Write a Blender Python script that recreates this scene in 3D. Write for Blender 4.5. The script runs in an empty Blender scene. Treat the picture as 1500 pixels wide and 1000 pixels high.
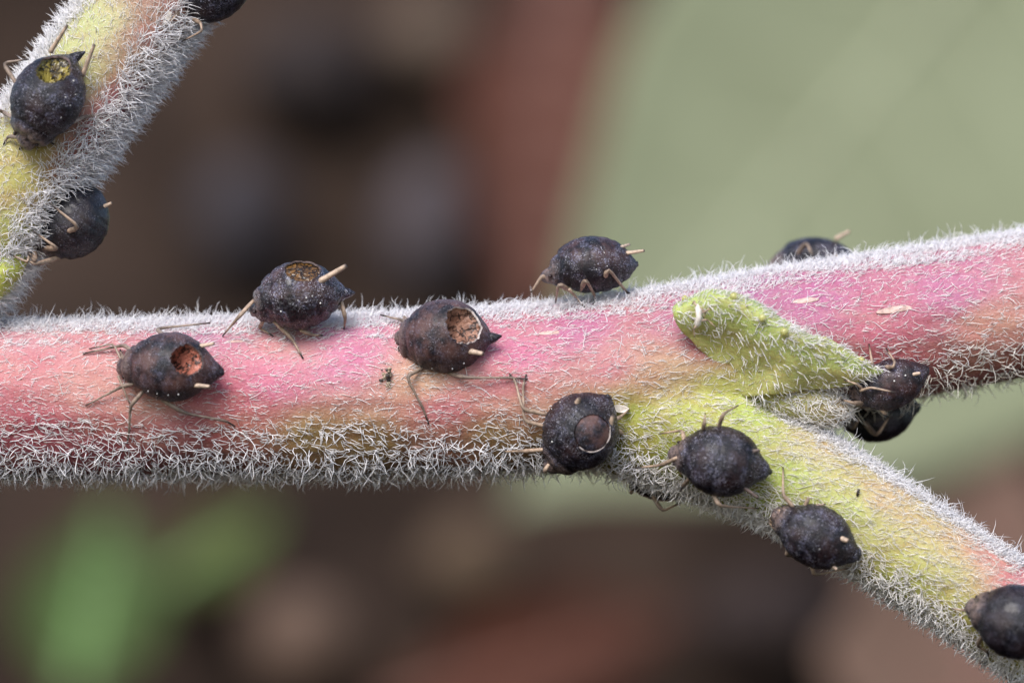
import bpy, math, numpy as np
from mathutils import Vector, Matrix
from mathutils.bvhtree import BVHTree

# ------------------------------------------------------------------ camera, sky, sun, exposure
# one unit = 100 photo pixels at the plane y = 0, about 1.4 mm in reality
scn = bpy.context.scene
scn.unit_settings.scale_length = 0.0014
DIST = 60.0
cam_d = bpy.data.cameras.new('camera')
cam = bpy.data.objects.new('camera', cam_d)
scn.collection.objects.link(cam)
cam.location = (0, -DIST, 0)
cam.rotation_euler = (math.radians(90), 0, 0)
cam_d.sensor_width = 36
cam_d.lens = 36 * DIST / 15.0
cam_d.clip_start = 1
cam_d.clip_end = 3000
cam_d.dof.use_dof = True
cam_d.dof.focus_distance = DIST - 0.95
cam_d.dof.aperture_fstop = 0.144 / (2 * 0.85)
scn.camera = cam

SUN_EL, SUN_AZ = math.radians(45), math.radians(-18)     # azimuth measured from the camera's side, negative = from the left
sun_dir = Vector((math.sin(SUN_AZ) * math.cos(SUN_EL), -math.cos(SUN_AZ) * math.cos(SUN_EL), math.sin(SUN_EL)))
world = bpy.data.worlds.new('World')
scn.world = world
world.use_nodes = True
wn = world.node_tree.nodes
sky = wn.new('ShaderNodeTexSky')
sky.sky_type = 'NISHITA'
sky.sun_disc = False
sky.sun_elevation = SUN_EL
sky.sun_rotation = math.atan2(sun_dir.x, sun_dir.y)
sky.air_density = 1.0
sky.dust_density = 1.6
sky.ozone_density = 1.0
wn['Background'].inputs['Strength'].default_value = 0.10
world.node_tree.links.new(sky.outputs[0], wn['Background'].inputs['Color'])
sl = bpy.data.lights.new('sun', 'SUN')
sl.energy = 1.5
sl.angle = math.radians(30)
sl.color = (1.0, 0.965, 0.945)
sun = bpy.data.objects.new('sun', sl)
scn.collection.objects.link(sun)
sun.rotation_euler = (-sun_dir).to_track_quat('-Z', 'Y').to_euler()
scn.view_settings.view_transform = 'Standard'
scn.view_settings.look = 'None'
scn.view_settings.gamma = 1
scn.view_settings.exposure = 1.13
scn.view_settings.use_curve_mapping = False
scn.render.engine = 'CYCLES'
scn.cycles.use_denoising = True
scn.cycles.max_bounces = 8
scn.cycles.diffuse_bounces = 4
scn.cycles.use_adaptive_sampling = False

rng = np.random.default_rng(7)
COL = scn.collection

# ------------------------------------------------------------------ helpers
def at(px, py, y=0.0):
    """a point whose distance from the photo plane is y and which shows at photo pixel px, py"""
    k = (DIST + y) / DIST
    return np.array(((px - 750) / 100 * k, y, (500 - py) / 100 * k))

def lin(c):
    c = np.asarray(c, float) / 255.0
    return np.where(c <= 0.04045, c / 12.92, ((c + 0.055) / 1.055) ** 2.4)

def sstep(a, b, x):
    t = np.clip((x - a) / (b - a), 0, 1)
    return t * t * (3 - 2 * t)

def nrm(v):
    return v / np.maximum(np.linalg.norm(v, axis=-1, keepdims=True), 1e-9)

def vnoise(p, seed=0):
    """value noise, -1..1, for an array of points"""
    p = np.asarray(p, float)
    i = np.floor(p).astype(np.int64)
    f = p - i
    f = f * f * (3 - 2 * f)
    out = 0
    for dx in (0, 1):
        for dy in (0, 1):
            for dz in (0, 1):
                h = (i[..., 0] + dx) * 374761393 + (i[..., 1] + dy) * 668265263 + (i[..., 2] + dz) * 2147483647 + seed * 974634721
                h = (h ^ (h >> 13)) * 1274126177
                h = (h ^ (h >> 16)) & 0xffff
                w = (f[..., 0] if dx else 1 - f[..., 0]) * (f[..., 1] if dy else 1 - f[..., 1]) * (f[..., 2] if dz else 1 - f[..., 2])
                out = out + w * (h / 32767.5 - 1)
    return out

def fnoise(p, seed=0, oct=3):
    a, s, o = 1.0, 0.0, 0
    for k in range(oct):
        s = s + a * vnoise(p * 2 ** k, seed + k)
        o += a
        a *= 0.5
    return s / o

def catmull(P, n):
    """smooth curve through the control rows P, n samples"""
    P = np.asarray(P, float)
    m = len(P)
    t = np.linspace(0, m - 1, n)
    i = np.clip(np.floor(t).astype(int), 0, m - 2)
    f = (t - i).reshape((-1,) + (1,) * (P.ndim - 1))
    g = lambda k: P[np.clip(k, 0, m - 1)]
    p0, p1, p2, p3 = g(i - 1), g(i), g(i + 1), g(i + 2)
    return 0.5 * (2 * p1 + (p2 - p0) * f + (2 * p0 - 5 * p1 + 4 * p2 - p3) * f ** 2 + (3 * p1 - p0 - 3 * p2 + p3) * f ** 3)

def mesh_obj(name, V, F, mat, parent=None, smooth=True, attrs=None):
    me = bpy.data.meshes.new(name)
    V = np.asarray(V, float)
    me.from_pydata(V.tolist(), [], F if isinstance(F, list) else F.tolist())
    if smooth:
        me.polygons.foreach_set('use_smooth', np.ones(len(me.polygons), bool))
    for k, a in (attrs or {}).items():
        a = np.asarray(a, float)
        if a.ndim == 1:
            at_ = me.attributes.new(k, 'FLOAT', 'POINT')
            at_.data.foreach_set('value', a)
        else:
            at_ = me.attributes.new(k, 'FLOAT_COLOR', 'POINT')
            at_.data.foreach_set('color', np.concatenate([a, np.ones((len(a), 1))], 1).ravel())
    me.materials.append(mat)
    o = bpy.data.objects.new(name, me)
    COL.objects.link(o)
    o.parent = parent
    return o

def empty(name, loc=(0, 0, 0), M=None):
    o = bpy.data.objects.new(name, None)
    o.empty_display_size = 0.2
    COL.objects.link(o)
    if M is not None:
        o.matrix_world = M
    else:
        o.location = loc
    return o

def tag(o, label=None, cat=None, group=None, kind=None):
    for k, v in (('label', label), ('category', cat), ('group', group), ('kind', kind)):
        if v:
            o[k] = v
    return o

def grid_faces(nu, nv, wrap=False):
    F = []
    for i in range(nu - 1):
        for j in range(nv if wrap else nv - 1):
            k = (j + 1) % nv
            F.append((i * nv + j, i * nv + k, (i + 1) * nv + k, (i + 1) * nv + j))
    return F

def tube_geo(P, R, sides=8, caps=True):
    P = np.asarray(P, float)
    R = np.broadcast_to(np.asarray(R, float), (len(P),))
    T = nrm(np.gradient(P, axis=0))
    ref = np.array((0.31, 0.2, 0.93)) if abs(T[0] @ np.array((0.31, 0.2, 0.93))) < 0.9 else np.array((1.0, 0, 0))
    U = np.zeros_like(P)
    u = nrm(np.cross(T[0], ref))
    for i in range(len(P)):
        u = nrm(u - T[i] * (u @ T[i]))
        U[i] = u
    W = np.cross(T, U)
    a = np.linspace(0, 2 * np.pi, sides, endpoint=False)
    ring = P[:, None] + R[:, None, None] * (np.cos(a)[None, :, None] * U[:, None] + np.sin(a)[None, :, None] * W[:, None])
    V = ring.reshape(-1, 3)
    F = grid_faces(len(P), sides, True)
    if caps:
        V = np.vstack([V, P[0] - T[0] * R[0] * 0.3, P[-1] + T[-1] * R[-1] * 0.3])
        n = len(V)
        for j in range(sides):
            k = (j + 1) % sides
            F.append((k, j, n - 2))
            b = (len(P) - 1) * sides
            F.append((b + j, b + k, n - 1))
    return V, F

def sphere_geo(c, r, nu=8, nv=10):
    r = np.broadcast_to(np.asarray(r, float), (3,))
    th = np.linspace(0, np.pi, nu + 1)[1:-1]
    ph = np.linspace(0, 2 * np.pi, nv, endpoint=False)
    V = [np.array((0, 0, 1.0))]
    for t in th:
        for p in ph:
            V.append(np.array((math.sin(t) * math.cos(p), math.sin(t) * math.sin(p), math.cos(t))))
    V.append(np.array((0, 0, -1.0)))
    F = [(0, 1 + j, 1 + (j + 1) % nv) for j in range(nv)]
    for i in range(len(th) - 1):
        for j in range(nv):
            k = (j + 1) % nv
            F.append((1 + i * nv + j, 1 + (i + 1) * nv + j, 1 + (i + 1) * nv + k, 1 + i * nv + k))
    b = 1 + (len(th) - 1) * nv
    F += [(b + j, len(V) - 1, b + (j + 1) % nv) for j in range(nv)]
    return np.array(V) * r + np.asarray(c), F

# ------------------------------------------------------------------ materials
class NT:
    def __init__(self, name):
        self.m = bpy.data.materials.new(name)
        self.m.use_nodes = True
        self.t = self.m.node_tree
        self.b = self.t.nodes['Principled BSDF']
        self.coord = None
    def n(self, typ, **kw):
        o = self.t.nodes.new(typ)
        for k, v in kw.items():
            setattr(o, k, v)
        return o
    def link(self, a, b):
        self.t.links.new(a, b)
    def obj(self):
        if self.coord is None:
            self.coord = self.n('ShaderNodeTexCoord').outputs['Object']
        return self.coord
    def noise(self, scale, detail=3, rough=0.55, stretch=None):
        t = self.n('ShaderNodeTexNoise')
        t.inputs['Scale'].default_value = scale
        t.inputs['Detail'].default_value = detail
        t.inputs['Roughness'].default_value = rough
        src = self.obj()
        if stretch:
            mp = self.n('ShaderNodeMapping')
            mp.inputs['Scale'].default_value = stretch
            self.link(src, mp.inputs['Vector'])
            src = mp.outputs[0]
        self.link(src, t.inputs['Vector'])
        return t.outputs['Fac']
    def ramp(self, fac, lo, hi, a=0.0, b=1.0):
        m = self.n('ShaderNodeMapRange', interpolation_type='SMOOTHSTEP')
        self.link(fac, m.inputs['Value'])
        for k, v in (('From Min', lo), ('From Max', hi), ('To Min', a), ('To Max', b)):
            m.inputs[k].default_value = v
        return m.outputs[0]
    def mix(self, fac, a, b, mode='MIX'):
        m = self.n('ShaderNodeMix', data_type='RGBA', blend_type=mode)
        for s, v in ((m.inputs[0], fac), (m.inputs[6], a), (m.inputs[7], b)):
            if isinstance(v, bpy.types.NodeSocket):
                self.link(v, s)
            elif isinstance(v, (int, float)):
                s.default_value = v
            else:
                s.default_value = (*v, 1)
        return m.outputs[2]
    def math(self, op, a, b=0.0):
        m = self.n('ShaderNodeMath', operation=op)
        for s, v in ((m.inputs[0], a), (m.inputs[1], b)):
            if isinstance(v, bpy.types.NodeSocket):
                self.link(v, s)
            else:
                s.default_value = v
        return m.outputs[0]
    def attr(self, name, col=False):
        a = self.n('ShaderNodeAttribute', attribute_name=name)
        return a.outputs['Color' if col else 'Fac']
    def set(self, **kw):
        for k, v in kw.items():
            s = self.b.inputs[k.replace('_', ' ')]
            if isinstance(v, bpy.types.NodeSocket):
                self.link(v, s)
            elif isinstance(v, (tuple, list, np.ndarray)):
                s.default_value = (*v, 1) if len(v) == 3 and s.type == 'RGBA' else v
            else:
                s.default_value = v
    def bump(self, fac, strength=0.3, dist=0.02):
        b = self.n('ShaderNodeBump')
        b.inputs['Strength'].default_value = strength
        b.inputs['Distance'].default_value = dist
        self.link(fac, b.inputs['Height'])
        self.link(b.outputs[0], self.b.inputs['Normal'])

def skin_material(name):
    k = NT(name)
    c = k.attr('skin_tone', True)
    big = k.noise(2.2, 4, 0.6, (0.45, 1, 1))
    c = k.mix(k.ramp(big, 0.45, 0.7, 0, 0.16), c, (0.52, 0.40, 0.20))
    c = k.mix(k.ramp(k.noise(5.0, 4, 0.6, (0.5, 1, 1)), 0.42, 0.72, 0, 0.8), c, (0.90, 0.74, 0.76), 'MULTIPLY')
    c = k.mix(k.ramp(k.noise(26, 3, 0.7), 0.55, 0.72, 0, 0.3), c, (0.80, 0.66, 0.58))
    c = k.mix(k.ramp(k.noise(34, 3, 0.7), 0.3, 0.5, 0.8, 0), c, (0.72, 0.58, 0.56), 'MULTIPLY')
    k.set(Base_Color=c, Roughness=0.42, Subsurface_Weight=0.3, Subsurface_Radius=(0.35, 0.16, 0.1), Subsurface_Scale=0.35, Specular_IOR_Level=0.35)
    k.bump(k.noise(30, 4, 0.65, (0.5, 1, 1)), 0.6, 0.03)
    return k.m

def plain(name, base, rough=0.5, var=0.25, scale=8.0, alt=None, **kw):
    k = NT(name)
    base = np.asarray(base, float)
    alt = base * 0.5 if alt is None else np.asarray(alt)
    c = k.mix(k.ramp(k.noise(scale, 4, 0.6), 0.35, 0.7), tuple(base * (1 + var)), tuple(base * (1 - var) * 0.5 + alt * 0.5))
    k.set(Base_Color=c, Roughness=rough, **kw)
    return k

def hair_material():
    k = NT('plant_hair')
    c = k.mix(k.attr('tint'), (0.955, 0.935, 0.955), (0.86, 0.80, 0.66))
    k.set(Base_Color=c, Roughness=0.35, Specular_IOR_Level=0.5)
    tr = k.n('ShaderNodeBsdfTranslucent')
    k.link(c, tr.inputs['Color'])
    mx = k.n('ShaderNodeMixShader')
    mx.inputs[0].default_value = 0.15
    k.link(k.b.outputs[0], mx.inputs[1])
    k.link(tr.outputs[0], mx.inputs[2])
    k.link(mx.outputs[0], k.t.nodes['Material Output'].inputs['Surface'])
    return k.m

def aphid_material(name, brown, wax_glint, rough=0.36, coarse=0.35, coat=0.12, red=(0.085, 0.038, 0.034)):
    k = NT(name)
    dark = (0.005, 0.0046, 0.0078)
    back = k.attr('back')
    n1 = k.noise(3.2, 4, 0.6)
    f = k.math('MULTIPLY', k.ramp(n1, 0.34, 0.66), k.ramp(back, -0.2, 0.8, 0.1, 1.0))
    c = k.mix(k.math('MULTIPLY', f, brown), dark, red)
    # pale bluish wax bloom in patches; the pale grains also paint in sparkle
    p = k.math('MULTIPLY', k.ramp(k.noise(5.0, 4, 0.7), 0.46, 0.66), k.ramp(k.noise(36, 4, 0.8), 0.46, 0.62))
    c = k.mix(k.math('MULTIPLY', p, wax_glint), c, (0.22, 0.22, 0.33))
    c = k.mix(k.math('MULTIPLY', k.math('MULTIPLY', k.ramp(k.noise(52, 2, 0.6), 0.60, 0.66), k.ramp(k.noise(4.2, 3, 0.6), 0.40, 0.55)), wax_glint), c, (0.55, 0.54, 0.62))
    # the head and the wrinkled chest are paler and greyer
    h = k.attr('head')
    c = k.mix(k.math('MULTIPLY', h, k.ramp(k.noise(14, 4, 0.7), 0.36, 0.66, 0.1, 0.95)), c, (0.25, 0.18, 0.16))
    k.set(Base_Color=c, Roughness=k.ramp(k.noise(16, 4, 0.65), 0.3, 0.7, rough - 0.18, rough + 0.14), Specular_IOR_Level=0.32, Coat_Weight=coat, Coat_Roughness=0.22)
    b = k.math('ADD', k.math('MULTIPLY', k.noise(48, 4, 0.75), 0.6), k.math('MULTIPLY', k.noise(15, 4, 0.6), coarse))
    k.bump(b, 0.5, 0.05)
    return k.m

def limb_material(name, pale=(0.50, 0.36, 0.26), dark=(0.035, 0.026, 0.022)):
    k = NT(name)
    d = k.attr('dark')
    c = k.mix(k.ramp(k.noise(18, 3, 0.6), 0.35, 0.7), pale, tuple(np.array(pale) * 0.55))
    c = k.mix(d, c, dark)
    k.set(Base_Color=c, Roughness=0.45, Specular_IOR_Level=0.4)
    k.bump(k.noise(60, 3, 0.6), 0.3, 0.01)
    return k.m

def cavity_material(name, base, alt, crack, rough, scale):
    k = NT(name)
    c = k.mix(k.ramp(k.noise(6, 4, 0.65), 0.35, 0.65), base, alt)
    v = k.n('ShaderNodeTexVoronoi', feature='DISTANCE_TO_EDGE')
    v.inputs['Scale'].default_value = scale
    mp = k.n('ShaderNodeMix', data_type='VECTOR')
    nz = k.n('ShaderNodeTexNoise')
    nz.inputs['Scale'].default_value = 9
    nz.inputs['Detail'].default_value = 3
    k.link(k.obj(), nz.inputs['Vector'])
    mp.inputs[0].default_value = 0.30
    k.link(k.obj(), mp.inputs[4])
    k.link(nz.outputs['Color'], mp.inputs[5])
    k.link(mp.outputs[1], v.inputs['Vector'])
    e = k.math('MULTIPLY', k.ramp(v.outputs['Distance'], 0.02, 0.14, 1, 0), k.ramp(k.noise(6, 3), 0.30, 0.44))
    c = k.mix(e, c, crack)
    k.set(Base_Color=c, Roughness=rough, Specular_IOR_Level=0.5, Subsurface_Weight=0.0)
    k.bump(k.noise(12, 3, 0.6), 0.6, 0.05)
    return k.m

M_SKIN = skin_material('stem_skin')
M_HAIR = hair_material()
M_LIMB = limb_material('aphid_limb')
M_LIMB_GREY = limb_material('aphid_limb_grey', (0.36, 0.27, 0.21))
M_CORN = limb_material('cornicle_pale', (0.62, 0.46, 0.34), (0.05, 0.035, 0.03))
M_CORN_DARK = limb_material('cornicle_dark', (0.16, 0.115, 0.10), (0.02, 0.016, 0.016))
M_BLACK = aphid_material('aphid_black', 0.28, 0.6)
M_MUMMY = aphid_material('aphid_brown_shell', 1.25, 0.4, 0.38, 0.3, 0.12, (0.10, 0.050, 0.044))
M_LID = aphid_material('mummy_lid', 1.6, 0.35, 0.42, 0.5, 0.05, (0.12, 0.062, 0.054))
M_MIX = aphid_material('aphid_dark_brown', 0.75, 0.6, 0.36)
M_WRINK = aphid_material('aphid_wrinkled_wet', 0.8, 0.8, 0.24, 3.2, 0.4)
M_GLOSS = aphid_material('aphid_black_smooth', 0.2, 0.22, 0.34, 0.12, 0.25)
M_RIM = plain('torn_shell_edge', (0.50, 0.43, 0.40), 0.45, 0.3, 7, (0.03, 0.02, 0.02)).m
M_RIM_DARK = plain('torn_dark_edge', (0.10, 0.07, 0.065), 0.4, 0.5, 9, (0.02, 0.015, 0.015)).m
M_DOT = plain('waxy_tubercle', (0.85, 0.83, 0.8), 0.3, 0.05).m
M_EYE = plain('aphid_eye', (0.02, 0.01, 0.01), 0.25).m

def skin_tone(px, py, pts, sat=0.88):
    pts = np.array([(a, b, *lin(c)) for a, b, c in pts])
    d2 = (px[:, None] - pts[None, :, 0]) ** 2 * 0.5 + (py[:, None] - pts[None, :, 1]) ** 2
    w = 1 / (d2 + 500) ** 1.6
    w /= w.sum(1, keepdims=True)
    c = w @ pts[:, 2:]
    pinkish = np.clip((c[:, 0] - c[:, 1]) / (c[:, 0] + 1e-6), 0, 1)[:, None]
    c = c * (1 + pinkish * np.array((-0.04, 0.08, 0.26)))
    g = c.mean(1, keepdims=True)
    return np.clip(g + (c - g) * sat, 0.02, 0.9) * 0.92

def to_px(P):
    k = DIST / (DIST + P[:, 1])
    return P[:, 0] * k * 100 + 750, 500 - P[:, 2] * k * 100

# ------------------------------------------------------------------ far setting: soil bank behind the plant
BANK_Y, SLOPE = 165.0, 0.55
def bank_y(z):
    return BANK_Y + SLOPE * z
def bank():
    nx, nz = 150, 120
    xs = np.linspace(-110, 110, nx)
    zs = np.linspace(-75, 75, nz)
    X, Z = np.meshgrid(xs, zs, indexing='ij')
    P = np.stack([X, np.zeros_like(X), Z], -1).reshape(-1, 3)
    P[:, 1] = bank_y(P[:, 2]) + 2.2 * fnoise(P * 0.12, 3, 4) + 0.6 * fnoise(P * 0.6, 9, 2)
    k = NT('dark_soil')
    c = k.mix(k.ramp(k.noise(0.09, 4, 0.55), 0.35, 0.65), (0.021, 0.0135, 0.010), (0.056, 0.036, 0.026))
    c = k.mix(k.ramp(k.noise(0.06, 3, 0.5, (1, 1, 0.6)), 0.5, 0.68, 0, 0.6), c, (0.066, 0.044, 0.033))
    c = k.mix(k.ramp(k.noise(1.2, 4, 0.7), 0.4, 0.7, 0, 0.5), c, (0.03, 0.024, 0.022))
    k.set(Base_Color=c, Roughness=0.95, Specular_IOR_Level=0.08)
    k.bump(k.noise(2.0, 5, 0.7), 0.6, 0.5)
    F = grid_faces(nx, nz)
    return tag(mesh_obj('ground', P, F, k.m), kind='structure')
bank()

def leaf_material(name, base, alt, vein, rough=0.6, sub=0.0):
    k = NT(name)
    c = k.mix(k.ramp(k.noise(0.10, 4, 0.55), 0.35, 0.68), base, alt)
    c = k.mix(k.ramp(k.noise(1.4, 4, 0.65), 0.4, 0.7, 0, 0.3), c, vein)
    k.set(Base_Color=c, Roughness=rough, Specular_IOR_Level=0.1)
    k.bump(k.noise(1.8, 4, 0.6), 0.4, 0.2)
    return k.m

def far_leaf(name, label, base, tip, lw, rw, y0, y1, mat, vmat, cup=0.12, wob=0.03, seed=0, group=None, cat='leaf'):
    """leaf seen beyond the plant: midrib from base to tip (photo pixels), half widths per station, own depth and curl"""
    A, B = at(*base, y0), at(*tip, y1)
    ax = B - A
    Lm = np.linalg.norm(ax)
    ax = ax / Lm
    nz_ = nrm(np.cross(ax, np.array((0.0, 0.0, 1.0))))
    face = np.array((0.0, -1.0, 0.0))
    face = nrm(face - ax * (face @ ax))
    side = np.cross(face, ax)
    nu, nv = 40, 25
    t = np.linspace(0, 1, nu)
    k = (DIST + 0.5 * (y0 + y1)) / DIST / 100
    wl = catmull(np.array(lw, float)[:, None], nu)[:, 0] * k
    wr = catmull(np.array(rw, float)[:, None], nu)[:, 0] * k
    wl, wr = np.maximum(wl, 0.02), np.maximum(wr, 0.02)
    s = np.linspace(-1, 1, nv)
    V = []
    for i in range(nu):
        for j in range(nv):
            w = wl[i] * -s[j] if s[j] < 0 else wr[i] * s[j]
            q = A + ax * Lm * t[i] + side * (w if s[j] > 0 else -w)
            edge = 1 + wob * math.sin(17 * t[i] + seed) * abs(s[j])
            q = A + ax * Lm * t[i] + (q - A - ax * Lm * t[i]) * edge
            q = q + face * (cup * w * abs(s[j]) + 0.02 * Lm * math.sin(3 * t[i] + seed)) 
            V.append(q)
    V = np.array(V)
    root = empty(name, tuple(A))
    o = mesh_obj('blade', V - A, grid_faces(nu, nv), mat, root)
    sol = o.modifiers.new('thickness', 'SOLIDIFY')
    sol.thickness = 0.25
    mid = V.reshape(nu, nv, 3)[:, nv // 2] - A + face * 0.15
    tv, tf = tube_geo(mid, np.linspace(0.5, 0.12, nu), 8)
    mesh_obj('midrib', tv, tf, vmat, root)
    for q in range(3, nu - 6, 5):
        for sd in (0, 1):
            js = range(nv // 2, nv) if sd else range(nv // 2, -1, -1)
            row = [V.reshape(nu, nv, 3)[min(nu - 1, q + int(5 * abs(j - nv // 2) / 12)), j] - A + face * 0.12 for j in js]
            tv, tf = tube_geo(np.array(row), np.linspace(0.25, 0.06, len(row)), 6)
            mesh_obj('side_vein', tv, tf, vmat, root)
    tag(root, label, cat, group)
    return root

M_GREEN_FAR = leaf_material('grey_green_leaf', (0.215, 0.236, 0.145), (0.17, 0.186, 0.11), (0.23, 0.25, 0.16))
M_VEIN_FAR = plain('leaf_vein_pale', (0.30, 0.32, 0.2), 0.6, 0.1, 1).m
M_RUST = leaf_material('rusty_leaf', (0.092, 0.033, 0.021), (0.055, 0.024, 0.018), (0.10, 0.042, 0.028))
M_TAN = leaf_material('tan_leaf', (0.135, 0.085, 0.062), (0.10, 0.062, 0.046), (0.15, 0.095, 0.07))
M_GRASS = leaf_material('fresh_green_leaf', (0.042, 0.070, 0.018), (0.030, 0.048, 0.013), (0.05, 0.08, 0.022))
M_OLIVE = leaf_material('olive_leaf', (0.07, 0.072, 0.022), (0.045, 0.042, 0.018), (0.08, 0.08, 0.035))
M_VEIN_G = plain('leaf_vein_green', (0.15, 0.26, 0.08), 0.6, 0.1, 1).m
M_VEIN_B = plain('leaf_vein_brown', (0.16, 0.07, 0.05), 0.6, 0.1, 1).m

far_leaf('leaf', 'large blurred pale grey-green leaf hanging behind the upper stem', (1500, -150), (745, 745), [330, 345, 330, 300, 215, 90, 5], [460, 540, 560, 530, 440, 210, 5], 132, 120, M_GREEN_FAR, M_VEIN_FAR, cup=0.10)
far_leaf('dead_leaf', 'blurred rusty red dead leaf lying on the soil beside the pale green leaf', (820, -90), (770, 500), [30, 95, 120, 110, 60, 5], [40, 130, 170, 140, 70, 5], 165, 158, M_RUST, M_VEIN_B, 0.2, 0.1, 1, 'dead leaves', 'dead leaf')
far_leaf('dead_leaf', 'blurred dull red dead leaf on the soil below the thick pink stem', (560, 1040), (1010, 890), [20, 70, 85, 75, 45, 5], [20, 60, 85, 90, 45, 5], 148, 153, M_RUST, M_VEIN_B, 0.2, 0.1, 2, 'dead leaves', 'dead leaf')
far_leaf('dead_leaf', 'blurred tan dead leaf behind the yellow-green side branch, overlapping the pale green leaf', (1400, 1190), (1500, 660), [30, 80, 100, 100, 80, 5], [80, 190, 230, 210, 120, 5], 104, 110, M_TAN, M_VEIN_B, 0.15, 0.1, 3, 'dead leaves', 'dead leaf')
far_leaf('fresh_leaf', 'blurred bright green leaf on dark soil below the red end of the stem', (110, 1010), (165, 745), [20, 80, 105, 95, 50, 5], [20, 80, 105, 90, 50, 5], 140, 146, M_GRASS, M_VEIN_G, 0.15, 0.05, 4)
far_leaf('fresh_leaf', 'blurred small olive leaf beside the bright green leaf on the soil', (230, 860), (400, 755), [5, 40, 55, 40, 5], [5, 40, 55, 40, 5], 150, 152, M_OLIVE, M_VEIN_G, 0.15, 0.05, 5)

def pebble(label, px, py, rx, rz, col, seed, name='pebble', cat='pebble', group='pebbles on the soil'):
    z = (500 - py) / 100 * (DIST + BANK_Y) / DIST
    y = bank_y(z) - 3.5
    c = at(px, py, y)
    k = (DIST + y) / DIST / 100
    V, F = sphere_geo((0, 0, 0), 1, 14, 20)
    V = V * (1 + 0.18 * fnoise(V * 1.7 + seed * 5.1, seed, 3))[:, None] * np.array((rx * k, 0.6 * (rx + rz) * 0.5 * k + 1.5, rz * k))
    m = plain('pebble_stone', col, 0.85, 0.25, 0.5, Specular_IOR_Level=0.1).m
    o = mesh_obj(name, V, F, m)
    o.location = tuple(c)
    return tag(o, label, cat, group)
pebble('blurred blue-grey pebble on the soil, the one farther from the rusty leaf', 355, 320, 75, 95, (0.045, 0.039, 0.043), 1)
pebble('blurred lilac-grey pebble on the soil next to the rusty leaf', 630, 335, 70, 100, (0.078, 0.065, 0.07), 2)
pebble('blurred sandy pebble on the soil at the top of the rusty leaf', 640, 60, 75, 60, (0.11, 0.08, 0.06), 3)
pebble('blurred tan pebble on the soil above the dull red dead leaf', 690, 825, 75, 60, (0.105, 0.072, 0.048), 4)
pebble('blurred dark brown lump standing in for a dark hole between the pebbles and the sloping branch', 455, 110, 110, 80, (0.032, 0.025, 0.024), 5, 'soil_clod', 'soil clod', 'soil clods')  # lump added where the soil shows a dark hole
pebble('blurred dark brown soil clod next to the tan dead leaf', 1130, 905, 130, 70, (0.05, 0.036, 0.033), 6, 'soil_clod', 'soil clod', 'soil clods')
pebble('blurred dark brown soil clod beside the bright green leaf', 320, 860, 70, 60, (0.022, 0.016, 0.013), 7, 'soil_clod', 'soil clod', 'soil clods')
pebble('blurred light brown pebble beside the dull red dead leaf on the soil', 440, 935, 85, 70, (0.12, 0.08, 0.06), 9)
pebble('blurred rust brown clod beside the tip of the pale green leaf', 960, 20, 45, 70, (0.05, 0.038, 0.03), 8, 'soil_clod', 'soil clod', 'soil clods')

# ------------------------------------------------------------------ the forked plant stem
def axis(pts, n):
    P = np.array([at(a, b, y) for a, b, y, r in pts])
    R = np.array([r for *_, r in pts])
    Q = catmull(np.hstack([P, R[:, None]]), n)
    return Q[:, :3], Q[:, 3]
MAIN = axis([(-150, 586, 0, 1.11), (100, 584, 0, 1.12), (350, 581, 0, 1.14), (600, 576, 0, 1.17), (800, 566, 0, 1.20), (950, 548, 0.02, 1.20), (1100, 517, 0.1, 1.16), (1250, 489, 0.22, 1.10), (1400, 463, 0.36, 1.07), (1700, 412, 0.6, 1.05)], 140)
SIDE = axis([(840, 585, 0.05, 0.90), (950, 612, -0.22, 0.92), (1050, 646, -0.45, 0.88), (1150, 694, -0.62, 0.80), (1250, 752, -0.74, 0.76), (1350, 816, -0.82, 0.74), (1450, 881, -0.88, 0.73), (1700, 1045, -1.0, 0.72)], 90)
LEFT = axis([(-200, 580, -0.2, 0.80), (-82, 416, -0.25, 0.79), (34, 254, -0.3, 0.765), (150, 92, -0.3, 0.765), (266, -70, -0.3, 0.76), (400, -257, -0.3, 0.75)], 90)

def fused(axes):
    Vs, Fs, o = [], [], 0
    for P, R in axes:
        v, f = tube_geo(P, R, 48)
        Vs.append(v)
        Fs += [tuple(i + o for i in q) for q in f]
        o += len(v)
    me = bpy.data.meshes.new('tmp')
    me.from_pydata(np.vstack(Vs).tolist(), [], Fs)
    ob = bpy.data.objects.new('tmp', me)
    COL.objects.link(ob)
    r = ob.modifiers.new('r', 'REMESH')
    r.mode = 'VOXEL'
    r.voxel_size = 0.055
    s = ob.modifiers.new('s', 'SMOOTH')
    s.factor = 0.5
    s.iterations = 22
    dg = bpy.context.evaluated_depsgraph_get()
    m2 = bpy.data.meshes.new_from_object(ob.evaluated_get(dg))
    bpy.data.objects.remove(ob)
    V = np.zeros(len(m2.vertices) * 3)
    m2.vertices.foreach_get('co', V)
    N = np.zeros(len(m2.vertices) * 3)
    m2.vertices.foreach_get('normal', N)
    F = [tuple(p.vertices) for p in m2.polygons]
    bpy.data.meshes.remove(m2)
    return V.reshape(-1, 3), N.reshape(-1, 3), F

def nearest_axis(P, axes):
    """for each point the branch it belongs to and the direction along it"""
    best, idx, T = None, None, None
    for k, (A, R) in enumerate(axes):
        d = np.full(len(P), 1e9)
        j = np.zeros(len(P), int)
        for i in range(0, len(A), 2):
            q = np.linalg.norm(P - A[i], axis=1) - R[i]
            m = q < d
            d[m] = q[m]
            j[m] = i
        tang = nrm(np.gradient(A, axis=0))[j]
        if best is None:
            best, idx, T = d, np.zeros(len(P), int), tang
        else:
            m = d < best
            best = np.where(m, d, best)
            idx = np.where(m, k, idx)
            T = np.where(m[:, None], tang, T)
    return idx, T

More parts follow.
